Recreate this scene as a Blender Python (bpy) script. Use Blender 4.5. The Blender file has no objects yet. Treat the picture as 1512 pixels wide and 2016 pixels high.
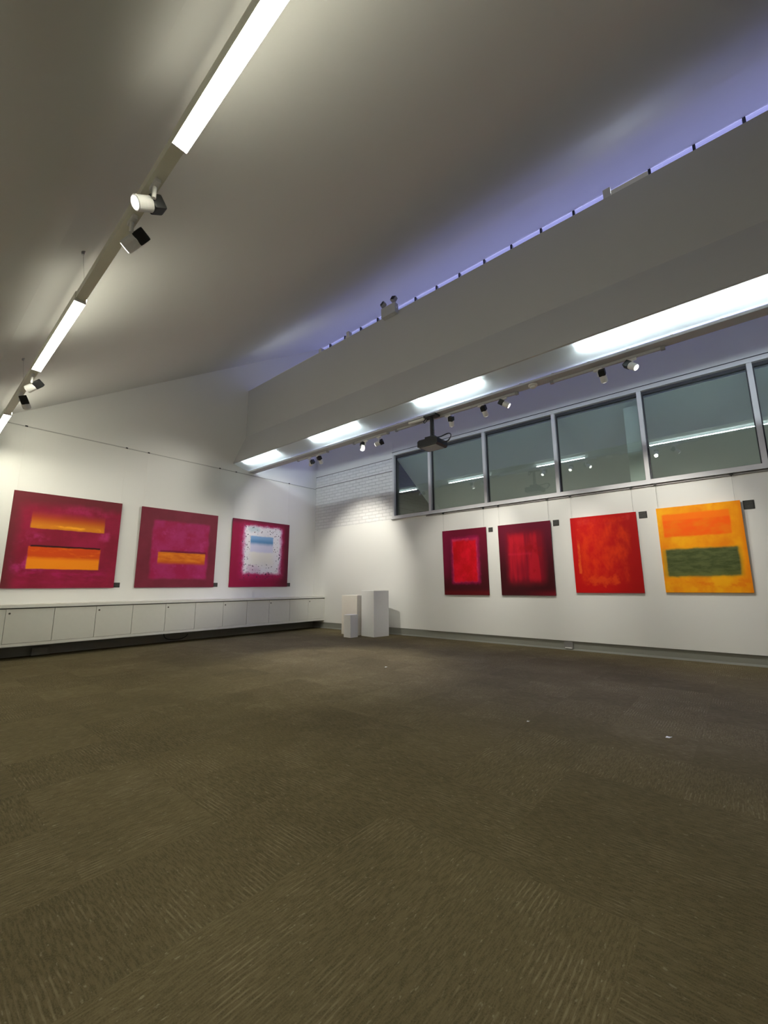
import bpy, bmesh, math, random
from mathutils import Vector, Matrix
random.seed(7)
scene = bpy.context.scene
C = scene.collection
# ------------------------------------------------------------------ camera
# room frame: x runs along the window wall away from the far corner, y runs
# along the left wall (0 at the window wall), z is up, metres
cam_d = bpy.data.cameras.new('camera')
cam_d.sensor_fit = 'VERTICAL'
cam_d.sensor_height = 36.0
cam_d.sensor_width = 27.0
cam_d.lens = 826.158 / 2016 * 36.0
cam_d.clip_start = 0.02
cam = bpy.data.objects.new('camera', cam_d)
C.objects.link(cam)
R = ((0.7613443648680226, 0.6483204237299807, -0.005948634993490638),
     (0.1168754291279231, -0.12821441170561346, 0.9848356201403093),
     (-0.6377263458176016, 0.7504942989827185, 0.17338804758277584))
cam.matrix_world = Matrix(((R[0][0], R[1][0], -R[2][0], 10.025),
                           (R[0][1], R[1][1], -R[2][1], -8.495),
                           (R[0][2], R[1][2], -R[2][2], 1.2),
                           (0, 0, 0, 1)))
scene.camera = cam
# ------------------------------------------------------------------ light
scene.view_settings.view_transform = 'Standard'
scene.view_settings.look = 'None'
scene.view_settings.gamma = 1.0
scene.view_settings.use_curve_mapping = False
scene.view_settings.exposure = 0.12
SKY = (0.46, 0.48, 1.0)
SKY_S = 4.6
LINEAR_S = 95.0        # suspended linear lamps
LINEAR_C = (1.0, 0.97, 0.78)
COVE_S = 95.0          # fluorescent tubes in the beam
COVE_C = (0.84, 0.97, 1.0)
UP_S = 8.0
SPOT_C = (1.0, 0.96, 0.84)
world = bpy.data.worlds.new('dusk_sky')
scene.world = world
world.use_nodes = True
bg = world.node_tree.nodes['Background']
bg.inputs[0].default_value = (*SKY, 1)
# dusk sky: dark ground, dim horizon, brighter overhead
_t = world.node_tree
_tc = _t.nodes.new('ShaderNodeTexCoord'); _sp = _t.nodes.new('ShaderNodeSeparateXYZ')
_rp = _t.nodes.new('ShaderNodeValToRGB'); _ml = _t.nodes.new('ShaderNodeMath'); _ml.operation = 'MULTIPLY'
_t.links.new(_tc.outputs['Generated'], _sp.inputs[0]); _t.links.new(_sp.outputs[2], _rp.inputs[0])
_e = _rp.color_ramp.elements
_e[0].position = 0.0; _e[0].color = (.02, .02, .02, 1)
_e[1].position = 1.0; _e[1].color = (1, 1, 1, 1)
for _p, _v in ((0.03, .010), (0.68, .020), (0.80, .42)):
    _q = _e.new(_p); _q.color = (_v, _v, _v, 1)
_ml.inputs[1].default_value = 8.0 * SKY_S
_t.links.new(_rp.outputs[0], _ml.inputs[0]); _t.links.new(_ml.outputs[0], bg.inputs[1])
pl = bpy.data.lights.new('sky_portal', 'AREA')
pl.shape = 'RECTANGLE'; pl.size = 14.0; pl.size_y = 3.7
pl.cycles.is_portal = True
po = bpy.data.objects.new('sky_portal', pl)
C.objects.link(po)
po.location = (7.0, 0.16, 7.25)
po.rotation_euler = (-math.pi / 2, 0, 0)   # shines towards -y
try:
    scene.cycles.use_denoising = True
    scene.cycles.max_bounces = 10
    scene.cycles.diffuse_bounces = 6
    scene.cycles.sample_clamp_indirect = 6.0
except Exception:
    pass

# ------------------------------------------------------------------ materials
class NT:
    def __init__(s, name, rough=0.6, spec=0.3):
        s.m = bpy.data.materials.new(name); s.m.use_nodes = True
        s.t = s.m.node_tree; s.n = s.t.nodes
        s.b = s.n['Principled BSDF']
        s.b.inputs['Roughness'].default_value = rough
        s.b.inputs['Specular IOR Level'].default_value = spec
    def put(s, sock, v):
        if isinstance(v, bpy.types.NodeSocket): s.t.links.new(v, sock)
        elif isinstance(v, tuple) and len(v) == 3 and sock.type == 'RGBA': sock.default_value = (*v, 1)
        else: sock.default_value = v
    def math(s, op, a, b=0.0, c=0.0, clamp=False):
        n = s.n.new('ShaderNodeMath'); n.operation = op; n.use_clamp = clamp
        s.put(n.inputs[0], a); s.put(n.inputs[1], b)
        if op in ('MULTIPLY_ADD', 'WRAP', 'COMPARE'): s.put(n.inputs[2], c)
        return n.outputs[0]
    def mix(s, f, a, b):
        n = s.n.new('ShaderNodeMix'); n.data_type = 'RGBA'
        s.put(n.inputs[0], f); s.put(n.inputs[6], a); s.put(n.inputs[7], b)
        return n.outputs[2]
    def mixf(s, f, a, b):
        n = s.n.new('ShaderNodeMix'); n.data_type = 'FLOAT'
        s.put(n.inputs[0], f); s.put(n.inputs[2], a); s.put(n.inputs[3], b)
        return n.outputs[0]
    def ss(s, v, a, b, lo=0.0, hi=1.0, smooth=True):
        n = s.n.new('ShaderNodeMapRange')
        n.interpolation_type = 'SMOOTHSTEP' if smooth else 'LINEAR'
        s.put(n.inputs[0], v)
        for i, q in zip((1, 2, 3, 4), (a, b, lo, hi)): s.put(n.inputs[i], q)
        return n.outputs[0]
    def xyz(s, x, y, z=0.0):
        n = s.n.new('ShaderNodeCombineXYZ')
        for i, q in enumerate((x, y, z)): s.put(n.inputs[i], q)
        return n.outputs[0]
    def sep(s, v):
        n = s.n.new('ShaderNodeSeparateXYZ'); s.put(n.inputs[0], v); return n.outputs
    def noise(s, vec, scale=5.0, detail=4.0, rough=0.55, dist=0.0):
        n = s.n.new('ShaderNodeTexNoise')
        s.put(n.inputs['Vector'], vec); n.inputs['Scale'].default_value = scale
        n.inputs['Detail'].default_value = detail; n.inputs['Roughness'].default_value = rough
        n.inputs['Distortion'].default_value = dist
        return n.outputs['Fac']
    def obj(s): return s.n.new('ShaderNodeTexCoord').outputs['Object']
    def uv(s): return s.n.new('ShaderNodeTexCoord').outputs['UV']
    def pos(s): return s.n.new('ShaderNodeNewGeometry').outputs['Position']
    def color(s, v): s.put(s.b.inputs['Base Color'], v)
    def bump(s, h, strength=0.3, dist=0.01):
        n = s.n.new('ShaderNodeBump'); n.inputs['Strength'].default_value = strength
        n.inputs['Distance'].default_value = dist
        s.put(n.inputs['Height'], h); s.t.links.new(n.outputs[0], s.b.inputs['Normal'])

def plain(name, col, rough=0.5, metal=0.0, spec=0.4, var=0.06):
    k = NT(name, rough, spec)
    nz = k.noise(k.obj(), 14.0, 3.0)
    d = tuple(c * (1 - var) for c in col)
    k.color(k.mix(nz, d, col)); k.b.inputs['Metallic'].default_value = metal
    return k.m

def emit(name, col, s):
    k = NT(name); k.color((0.8, 0.8, 0.8))
    k.b.inputs['Emission Color'].default_value = (*col, 1)
    k.b.inputs['Emission Strength'].default_value = s
    return k.m

def plaster(name, col, scale=3.0):
    k = NT(name, 0.75, 0.15)
    p = k.pos()
    a = k.noise(p, scale * 0.25, 3.0); f = k.noise(p, 90.0, 3.0)
    k.color(k.mix(a, tuple(c * .96 for c in col), col))
    k.bump(f, 0.08, 0.002)
    return k.m

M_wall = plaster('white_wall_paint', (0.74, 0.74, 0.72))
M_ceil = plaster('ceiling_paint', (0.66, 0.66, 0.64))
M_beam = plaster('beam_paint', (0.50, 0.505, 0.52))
M_lam = plain('white_laminate', (0.72, 0.72, 0.68), 0.4)
M_lamd = plain('white_laminate_doors', (0.68, 0.68, 0.63), 0.4)
M_ped = plain('white_plinth_paint', (0.78, 0.79, 0.79), 0.6)
M_pedw = plain('warm_lit_plinth_paint', (0.78, 0.74, 0.68), 0.6)  # plinth white with the pinkish light put into its colour
M_white = plain('white_enamel', (0.78, 0.78, 0.76), 0.35)
M_housing = plain('off_white_aluminium', (0.80, 0.80, 0.68), 0.4)
M_black = plain('black_metal', (0.012, 0.013, 0.014), 0.5)
M_dark = plain('dark_plastic', (0.016, 0.016, 0.018), 0.45)
M_grey = plain('grey_plastic', (0.32, 0.32, 0.33), 0.4)
M_alu = plain('powder_coated_frame', (0.60, 0.60, 0.62), 0.35)
M_gasket = plain('dark_gasket', (0.03, 0.03, 0.04), 0.5)
M_rail = plain('grey_rail', (0.22, 0.21, 0.21), 0.4, 0.2)
M_skirt = plain('grey_vinyl_skirting', (0.23, 0.23, 0.205), 0.35)
M_skirt_e = plain('skirting_toe', (0.20, 0.20, 0.18), 0.4)
M_keyhole = plain('steel_lock', (0.10, 0.095, 0.085), 0.3, 0.6)
M_raill = plain('pale_grey_rail', (0.42, 0.42, 0.41), 0.4, 0.1)
M_cord = plain('clear_cord', (0.42, 0.42, 0.40), 0.4)
M_gap = plain('shadow_gap', (0.10, 0.10, 0.09), 0.8)
M_linear = emit('linear_diffuser_glow', LINEAR_C, LINEAR_S)
M_added_up = emit('added_upward_glow', LINEAR_C, 3.5)
M_added_side = emit('added_sideways_glow', LINEAR_C, 70.0)
M_tube = emit('fluorescent_tube_glow', COVE_C, COVE_S)
M_up = emit('uplight_tube_glow', (0.92, 1.0, 0.95), UP_S)
M_lens = emit('spot_lens_glow', (1.0, 0.97, 0.88), 6.0)
M_sill = plain('annex_floor_boards', (0.20, 0.18, 0.15), 0.6)

def brick_mat(name, col, mortar, strength):
    k = NT(name, 0.7, 0.15)
    p = k.sep(k.pos())
    along = k.math('ADD', p[0], p[1])
    v = k.xyz(along, p[2])
    n = k.n.new('ShaderNodeTexBrick')
    k.put(n.inputs['Vector'], v)
    n.inputs['Color1'].default_value = (*col, 1)
    n.inputs['Color2'].default_value = (*[c * .93 for c in col], 1)
    n.inputs['Mortar'].default_value = (*mortar, 1)
    n.inputs['Scale'].default_value = 1.0
    n.inputs['Mortar Size'].default_value = 0.009
    n.inputs['Mortar Smooth'].default_value = 0.6
    n.inputs['Brick Width'].default_value = 0.25
    n.inputs['Row Height'].default_value = 0.092
    k.color(n.outputs['Color'])
    h = k.math('SUBTRACT', 1.0, n.outputs['Fac'])
    k.bump(h, strength, 0.01)
    return k.m
M_brick = brick_mat('white_painted_brick', (0.72, 0.72, 0.72), (0.60, 0.60, 0.60), 0.8)
M_brickd = brick_mat('dark_face_brick', (0.030, 0.022, 0.015), (0.05, 0.04, 0.028), 0.6)

def carpet():
    k = NT('brown_carpet_tiles', 0.95, 0.05)
    p = k.sep(k.pos())
    T = 0.6
    tx = k.math('FLOOR', k.math('DIVIDE', p[0], T)); ty = k.math('FLOOR', k.math('DIVIDE', p[1], T))
    w = k.n.new('ShaderNodeTexWhiteNoise'); w.noise_dimensions = '2D'
    k.put(w.inputs['Vector'], k.xyz(tx, ty))
    r = w.outputs['Value']
    sel = k.math('GREATER_THAN', r, 0.5)
    a = k.mixf(sel, p[0], p[1]); b = k.mixf(sel, p[1], p[0])
    wob = k.math('MULTIPLY', k.noise(k.pos(), 3.0, 2.0), 0.012)
    b2 = k.math('ADD', b, wob)
    off = k.math('MULTIPLY', r, 37.0)
    st = k.noise(k.xyz(k.math('MULTIPLY', a, 20.0), k.math('MULTIPLY', b2, 120.0), off), 1.0, 3.0, 0.6)
    fine = k.noise(k.pos(), 180.0, 3.0, 0.7)
    fleck = k.noise(k.xyz(k.math('MULTIPLY', a, 28.0), k.math('MULTIPLY', b2, 75.0), off), 1.0, 2.0, 0.6)
    big = k.noise(k.pos(), 0.9, 3.0)
    base = k.mix(k.ss(st, 0.36, 0.64), (0.083, 0.066, 0.034), (0.132, 0.107, 0.058))
    base = k.mix(k.ss(fine, 0.35, 0.7, 0.0, 0.5), base, (0.165, 0.140, 0.080))
    base = k.mix(k.math('MULTIPLY', k.ss(fleck, 0.64, 0.74), 0.55), base, (0.27, 0.235, 0.165))
    rib = k.ss(k.math('SINE', k.math('MULTIPLY', b2, 2 * math.pi / 0.021)), 0.2, 1.0)
    patch = k.ss(k.noise(k.xyz(p[0], p[1], off), 3.5, 3.0), 0.50, 0.66)
    base = k.mix(k.math('MULTIPLY', k.math('MULTIPLY', rib, patch), k.ss(st, 0.35, 0.6, 0.25, 0.75)), base, (0.215, 0.178, 0.110))
    tone = k.math('MULTIPLY', k.math('ADD', 0.82, k.math('MULTIPLY', r, 0.16)), k.ss(big, 0.3, 0.7, 0.86, 1.1, False))
    mul = k.n.new('ShaderNodeVectorMath'); mul.operation = 'SCALE'
    k.put(mul.inputs[0], base); k.put(mul.inputs['Scale'], tone)
    k.color(mul.outputs[0])
    k.bump(k.math('ADD', st, k.math('MULTIPLY', fine, 0.6)), 0.5, 0.006)
    return k.m
M_carpet = carpet()

def glass_mat(name, refl, tint):
    m = bpy.data.materials.new(name); m.use_nodes = True
    t = m.node_tree; t.nodes.remove(t.nodes['Principled BSDF'])
    out = t.nodes['Material Output']
    tr = t.nodes.new('ShaderNodeBsdfTransparent'); tr.inputs[0].default_value = (*tint, 1)
    gl = t.nodes.new('ShaderNodeBsdfGlossy'); gl.inputs['Roughness'].default_value = 0.0
    gl.inputs[0].default_value = (0.95, 1.0, 0.98, 1)
    mx = t.nodes.new('ShaderNodeMixShader')
    fr = t.nodes.new('ShaderNodeLayerWeight'); fr.inputs[0].default_value = 0.25
    mp = t.nodes.new('ShaderNodeMapRange'); mp.inputs[3].default_value = refl; mp.inputs[4].default_value = min(1, refl + .6)
    t.links.new(fr.outputs['Fresnel'], mp.inputs[0]); t.links.new(mp.outputs[0], mx.inputs[0])
    t.links.new(tr.outputs[0], mx.inputs[1]); t.links.new(gl.outputs[0], mx.inputs[2])
    t.links.new(mx.outputs[0], out.inputs[0])
    return m
M_glass = glass_mat('window_glass', 0.10, (0.86, 0.92, 0.90))
M_skyglass = glass_mat('clerestory_glass', 0.03, (0.97, 0.97, 0.99))

def sheet_mat():
    m = bpy.data.materials.new('opal_diffuser_sheet'); m.use_nodes = True
    t = m.node_tree; t.nodes.remove(t.nodes['Principled BSDF'])
    out = t.nodes['Material Output']
    tl = t.nodes.new('ShaderNodeBsdfTranslucent'); tl.inputs[0].default_value = (0.80, 0.84, 0.84, 1)
    df = t.nodes.new('ShaderNodeBsdfDiffuse'); df.inputs[0].default_value = (0.75, 0.78, 0.78, 1)
    mx = t.nodes.new('ShaderNodeMixShader'); mx.inputs[0].default_value = 0.55
    nz = t.nodes.new('ShaderNodeTexNoise'); nz.inputs['Scale'].default_value = 2.0
    mp = t.nodes.new('ShaderNodeMapRange'); mp.inputs[3].default_value = 0.5; mp.inputs[4].default_value = 0.6
    t.links.new(nz.outputs['Fac'], mp.inputs[0]); t.links.new(mp.outputs[0], mx.inputs[0])
    t.links.new(tl.outputs[0], mx.inputs[1]); t.links.new(df.outputs[0], mx.inputs[2])
    t.links.new(mx.outputs[0], out.inputs[0])
    return m
M_sheet = sheet_mat()

# ------------------------------------------------------------------ mesh helpers
def box(bm, x0, x1, y0, y1, z0, z1, mi=0):
    vs = [bm.verts.new(p) for p in ((x0,y0,z0),(x1,y0,z0),(x1,y1,z0),(x0,y1,z0),(x0,y0,z1),(x1,y0,z1),(x1,y1,z1),(x0,y1,z1))]
    for f in ((0,3,2,1),(4,5,6,7),(0,1,5,4),(1,2,6,5),(2,3,7,6),(3,0,4,7)):
        fc = bm.faces.new([vs[i] for i in f]); fc.material_index = mi
def prism(bm, poly, x0, x1, axis='x'):
    """poly of (a,b) swept along an axis: x -> (y,z), y -> (x,z)"""
    def P(a, b, t): return (t, a, b) if axis == 'x' else ((a, t, b) if axis == 'y' else (a, b, t))
    A = [bm.verts.new(P(a, b, x0)) for a, b in poly]; B = [bm.verts.new(P(a, b, x1)) for a, b in poly]
    n = len(poly)
    bm.faces.new(A); bm.faces.new(B[::-1])
    for i in range(n):
        j = (i + 1) % n
        bm.faces.new((A[i], B[i], B[j], A[j]))
def tube(bm, pts, r, seg=10, caps=True):
    pts = [Vector(p) for p in pts]; rings = []
    for i, p in enumerate(pts):
        d = (pts[min(i + 1, len(pts) - 1)] - pts[max(i - 1, 0)]).normalized()
        u = d.cross(Vector((0, 0, 1)))
        if u.length < 1e-3: u = Vector((1, 0, 0))
        u.normalize(); v = d.cross(u)
        rr = r[i] if isinstance(r, (list, tuple)) else r
        rings.append([bm.verts.new(p + rr * (math.cos(2*math.pi*k/seg) * u + math.sin(2*math.pi*k/seg) * v)) for k in range(seg)])
    for a, b in zip(rings, rings[1:]):
        for k in range(seg):
            bm.faces.new((a[k], a[(k+1) % seg], b[(k+1) % seg], b[k]))
    if caps: bm.faces.new(rings[0][::-1]); bm.faces.new(rings[-1])
def obj(name, bm, mats, parent=None, loc=None, bevel=0.0, smooth=False, fix=True):
    if fix: bmesh.ops.recalc_face_normals(bm, faces=bm.faces)
    if bevel:
        bmesh.ops.bevel(bm, geom=[e for e in bm.edges if len(e.link_faces) == 2 and e.calc_face_angle(0) > 0.6],
                        offset=bevel, segments=2, affect='EDGES', profile=0.7)
    if loc is not None: bmesh.ops.translate(bm, verts=bm.verts, vec=-Vector(loc))
    me = bpy.data.meshes.new(name); bm.to_mesh(me); bm.free()
    for m in (mats if isinstance(mats, (list, tuple)) else [mats]): me.materials.append(m)
    if smooth:
        for p in me.polygons: p.use_smooth = True
    o = bpy.data.objects.new(name, me); C.objects.link(o)
    if parent is not None:
        o.parent = parent
        if loc is not None: o.location = Vector(loc) - parent.location
    elif loc is not None: o.location = loc
    return o
def nb(): return bmesh.new()
def bx(name, mat, dims, parent=None, bevel=0.0, loc=None):
    bm = nb(); box(bm, *dims)
    if loc is None and parent is not None: loc = tuple(parent.location)
    o = obj(name, bm, mat, parent, loc, bevel)
    if parent is not None: o.location = (0, 0, 0)
    return o
def part(name, bm, mat, parent, **k):
    o = obj(name, bm, mat, parent, tuple(world_loc(parent)), **k); o.location = (0, 0, 0); return o
def world_loc(o):
    v = Vector(o.location)
    while o.parent is not None:
        o = o.parent; v = v + o.location
    return v
def thing(name, label, cat, loc=(0, 0, 0), group=None):
    o = bpy.data.objects.new(name, None); C.objects.link(o)
    o.empty_display_size = 0.1; o.location = loc
    o['label'] = label; o['category'] = cat
    if group: o['group'] = group
    return o
def tag(o, label, cat, group=None):
    o['label'] = label; o['category'] = cat
    if group: o['group'] = group
    return o
def struct(o, label=None, cat=None):
    o['kind'] = 'structure'
    if label: o['label'] = label
    if cat: o['category'] = cat
    return o

# ------------------------------------------------------------------ room shell
XE, YB = 13.6, -10.3           # end wall, back wall
CZ, CK = 9.06, 0.635           # ceiling height at window wall, slope
YA, YW = -7.9, 0.6             # behind YA the slope eases into a flat ceiling over YW metres
def ceil_z(y):
    d = min(max(YA - y, 0.0), YW)
    return CZ + CK * max(y, YA) - CK * (d - d * d / (2 * YW))
CURVE = [YA - YW * i / 10 for i in range(11)]
CPTS = [(y, ceil_z(y)) for y in CURVE]
bm = nb(); box(bm, -0.2, XE, YB, 0.0, -0.12, 0.0)
struct(obj('floor', bm, M_carpet), 'dark brown streaky carpet tile floor of the gallery', 'floor')
bm = nb(); prism(bm, [(YB, 0), (0.0, 0), (0.0, CZ)] + CPTS + [(YB, ceil_z(YB))], -0.2, 0.0)
struct(obj('wall_left', bm, M_wall), 'long white wall rising to the sloping ceiling, above the low cabinets', 'wall')
bm = nb(); prism(bm, [(YB, 0), (0.0, 0), (0.0, CZ)] + CPTS + [(YB, ceil_z(YB))], XE, XE + 0.2)
struct(obj('wall_right', bm, M_wall), 'white end wall of the gallery outside the picture', 'wall')
bm = nb(); box(bm, -0.2, XE + .2, YB - 0.2, YB, 0, ceil_z(YB))
struct(obj('wall_back', bm, M_wall), 'white wall behind the photographer', 'wall')
bm = nb(); prism(bm, [(YB - .2, ceil_z(YB))] + CPTS[::-1] + [(0.12, CZ + CK * .12), (0.12, CZ + CK * .12 + .15), (YA, ceil_z(YA) + .18), (YB - .2, ceil_z(YB) + .15)], -0.2, XE + .2)
for f in bm.faces:
    c = f.calc_center_median()
    f.smooth = -8.6 < c.y < -7.85 and abs(c.x - XE / 2) < 1
struct(obj('ceiling', bm, M_ceil), 'plain pale ceiling sloping up towards the clerestory', 'ceiling')
# window wall: left of the window, under it, over it
bm = nb()
box(bm, -0.2, 3.13, 0.0, 0.2, 0, 5.37)
box(bm, 3.13, XE + .2, 0.0, 0.2, 0, 2.92)
box(bm, 3.13, XE + .2, 0.0, 0.2, 4.75, 5.37)
for f in bm.faces:
    f.material_index = 0
struct(obj('wall_front', bm, M_wall), 'white wall under the clerestory holding the strip of windows and four paintings', 'wall')
bm = nb(); box(bm, 0.0, 3.12, -0.012, 0.0, 2.92, 4.24)
struct(obj('trim_1', bm, M_brick), 'white painted brickwork between the corner and the window', 'wall')
bm = nb(); box(bm, 0.0, 3.12, -0.012, 0.0, 4.25, 4.585)
struct(obj('trim_2', bm, M_brick), 'narrow upper band of white painted brickwork beside the window', 'wall')
bm = nb(); box(bm, 0.0, 3.12, -0.016, 0.0, 4.585, 4.60)
struct(obj('trim_3', bm, M_gap), 'thin line along the top of the painted brickwork', 'trim')
bm = nb(); box(bm, 0.0, 4.20, -0.03, 0.0, 0.165, 2.915)
struct(obj('trim_4', bm, M_wall), 'smooth white wall panel behind the plinths', 'wall panel')
bm = nb(); box(bm, 4.21, XE, -0.05, 0.0, 0.165, 2.90)
struct(obj('trim_5', bm, M_wall), 'long white display panel carrying the four paintings under the window', 'wall panel')
bm = nb(); box(bm, 4.2005, 4.2095, -0.02, 0.0, 0.165, 2.90)
struct(obj('trim_10', bm, M_gap), 'dark upright joint between the two wall panels', 'trim')
bm = nb(); box(bm, 0, XE, -0.018, 0.0, 0.0, 0.164)
o = struct(obj('baseboard_front', bm, M_skirt), 'grey skirting under the window wall', 'baseboard')
bm = nb(); prism(bm, [(-0.018, 0.0), (-0.05, 0.0), (-0.045, 0.012), (-0.018, 0.03)], 0.02, XE)
tp = obj('toe', bm, M_skirt_e, o)
bm = nb(); box(bm, 0.0, 0.018, YB, -0.02, 0.0, 0.164)
struct(obj('baseboard_left', bm, M_skirt), 'grey skirting in shade under the wall cabinets', 'baseboard')
bm = nb(); box(bm, 3.085, 3.135, -0.012, 0.0, 4.75, 5.03)
struct(obj('trim_6', bm, M_wall), 'short upright stub above the left end of the window frame', 'trim')

# ------------------------------------------------------------------ strip window
WX = [3.15, 4.31, 5.81, 7.385, 8.925, 10.46, 12.0, 13.55]
w = thing('window_1', 'strip of dark windows in pale frames above the four paintings', 'window', (3.13, 0, 2.92))
del w['category']; w['category'] = 'window'; w['kind'] = 'structure'
bm = nb()
box(bm, 3.13, XE, -0.06, 0.10, 2.93, 3.005)
box(bm, 3.13, XE, -0.03, 0.10, 4.665, 4.74)
box(bm, 3.13, 3.185, -0.03, 0.10, 3.005, 4.665)
part('window_frame', bm, M_alu, w)
bm = nb(); box(bm, 3.10, XE, -0.10, 0.0, 2.915, 2.93)
part('sill', bm, M_alu, w)
bm = nb(); box(bm, 3.13, XE, -0.038, -0.0, 4.742, 4.752)
part('head_gasket', bm, M_gasket, w)
for x in WX[1:-1]:
    bm = nb(); box(bm, x - .034, x + .034, -0.02, 0.10, 3.005, 4.665)
    part('mullion', bm, M_alu, w)
for a, b in zip(WX, WX[1:]):
    bm = nb()
    x0, x1 = a + .034, b - .034
    box(bm, x0, x1, 0.082, 0.09, 3.03, 4.61)
    g = part('glass', bm, M_glass, w)
    bm = nb()
    box(bm, x0, x1, 0.05, 0.10, 4.61, 4.665); box(bm, x0, x1, 0.05, 0.10, 3.005, 3.03)  # dark top strip carries the shadow line inside the frame head
    box(bm, x0, x0 + .022, 0.05, 0.10, 3.03, 4.61); box(bm, x1 - .012, x1, 0.05, 0.10, 3.03, 4.61)
    part('gasket_and_shadow', bm, M_gasket, w)

# clerestory
w2 = thing('window_2', 'high clerestory glazing showing the dusk sky, seen over and under the beam', 'window', (0, 0, 5.37))
w2['kind'] = 'structure'
bm = nb(); box(bm, 0, XE, 0.0, 0.08, 5.37, 5.385); part('window_frame', bm, M_alu, w2)
xm = 0.508
while xm < XE:
    bm = nb(); box(bm, xm - .022, xm + .022, 0.0, 0.07, 5.385, ceil_z(0) - .01)
    part('mullion', bm, M_gasket, w2); xm += 0.694
bm = nb(); box(bm, 0, XE, 0.075, 0.08, 5.385, ceil_z(0) - .01); part('glass', bm, M_skyglass, w2)

# ------------------------------------------------------------------ lean-to behind the window
AZ, AK = 4.74, 0.68
def an_z(y): return AZ - AK * y
struct(obj('wall_annex_left', (lambda b: (prism(b, [(0.2, 0), (4.6, 0), (4.6, an_z(4.6)), (0.2, an_z(0.2))], 2.85, 3.12), b)[1])(nb()), M_brickd),
       'dark brick wall seen through the leftmost window pane', 'wall')
struct(obj('wall_annex_right', (lambda b: (prism(b, [(0.2, 0), (4.6, 0), (4.6, an_z(4.6)), (0.2, an_z(0.2))], XE + .2, XE + .4), b)[1])(nb()), M_wall))
struct(obj('wall_annex_back', (lambda b: (box(b, 2.85, XE + .4, 4.6, 4.8, 0, an_z(4.6)), b)[1])(nb()), M_wall))
struct(obj('floor_annex', (lambda b: (box(b, 2.85, XE + .4, 0.2, 4.8, -.12, 0), b)[1])(nb()), M_sill))
struct(obj('ceiling_annex', (lambda b: (prism(b, [(0.2, an_z(0.2)), (4.8, an_z(4.8)), (4.8, an_z(4.8) + .12), (0.2, an_z(0.2) + .12)], 2.85, XE + .4), b)[1])(nb()), M_ceil),
       'pale sloping ceiling of the lower room seen through the windows', 'ceiling')
struct(obj('trim_7', (lambda b: (box(b, 8.62, 8.86, 0.22, 0.34, 0, an_z(.34)), b)[1])(nb()), M_wall),
       'pale post standing just behind the fourth window mullion', 'post')
for i, (px, lab) in enumerate(((4.311, 'pendant lamp behind the second pane from the left end'),
                               (7.267, 'pendant lamp behind the fourth window pane'),
                               (10.279, 'pendant lamp behind the big pane above the yellow painting'))):
    y = 1.95; z = an_z(y)
    t = thing('pendant_lamp', 'small grey capped ' + lab, 'lamp', (px, y, z), 'pendant lamps behind the windows')
    bm = nb(); tube(bm, [(px, y, z + .02), (px, y, z - .03), (px, y, z - .10)], [.05, .05, .035], 16); part('canopy', bm, M_grey, t)
    bm = nb(); tube(bm, [(px, y, z - .08), (px, y, z - 1.7)], .009, 8); part('rod', bm, M_dark, t)
    bm = nb(); tube(bm, [(px, y, z - 1.75), (px, y, z - 1.84), (px, y, z - 1.95)], [.20, .15, .05], 20, caps=False)  # unseen shade and bulb, turned up to light the annex ceiling
    part('lamp_shade', bm, M_white, t)
    bm = nb(); bmesh.ops.create_uvsphere(bm, u_segments=12, v_segments=8, radius=.05, matrix=Matrix.Translation((px, y, z - 1.84)))
    part('bulb', bm, emit('annex_bulb_glow', (1, .97, .86), 190.0), t)

# ------------------------------------------------------------------ beam with fluorescent cove
bm = nb()
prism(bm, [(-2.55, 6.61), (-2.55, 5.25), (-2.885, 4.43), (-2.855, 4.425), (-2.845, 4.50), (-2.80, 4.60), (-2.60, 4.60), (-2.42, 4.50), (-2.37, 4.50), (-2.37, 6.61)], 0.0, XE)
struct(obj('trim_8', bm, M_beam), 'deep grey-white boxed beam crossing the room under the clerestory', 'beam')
bm = nb()
prism(bm, [(-2.425, 4.275), (-2.235, 4.275), (-2.228, 4.29), (-2.24, 4.303), (-2.425, 4.31)], 0.0, XE)
struct(obj('trim_9', bm, M_beam), 'narrow rounded soffit board along the lower back edge of the beam', 'trim')
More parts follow.
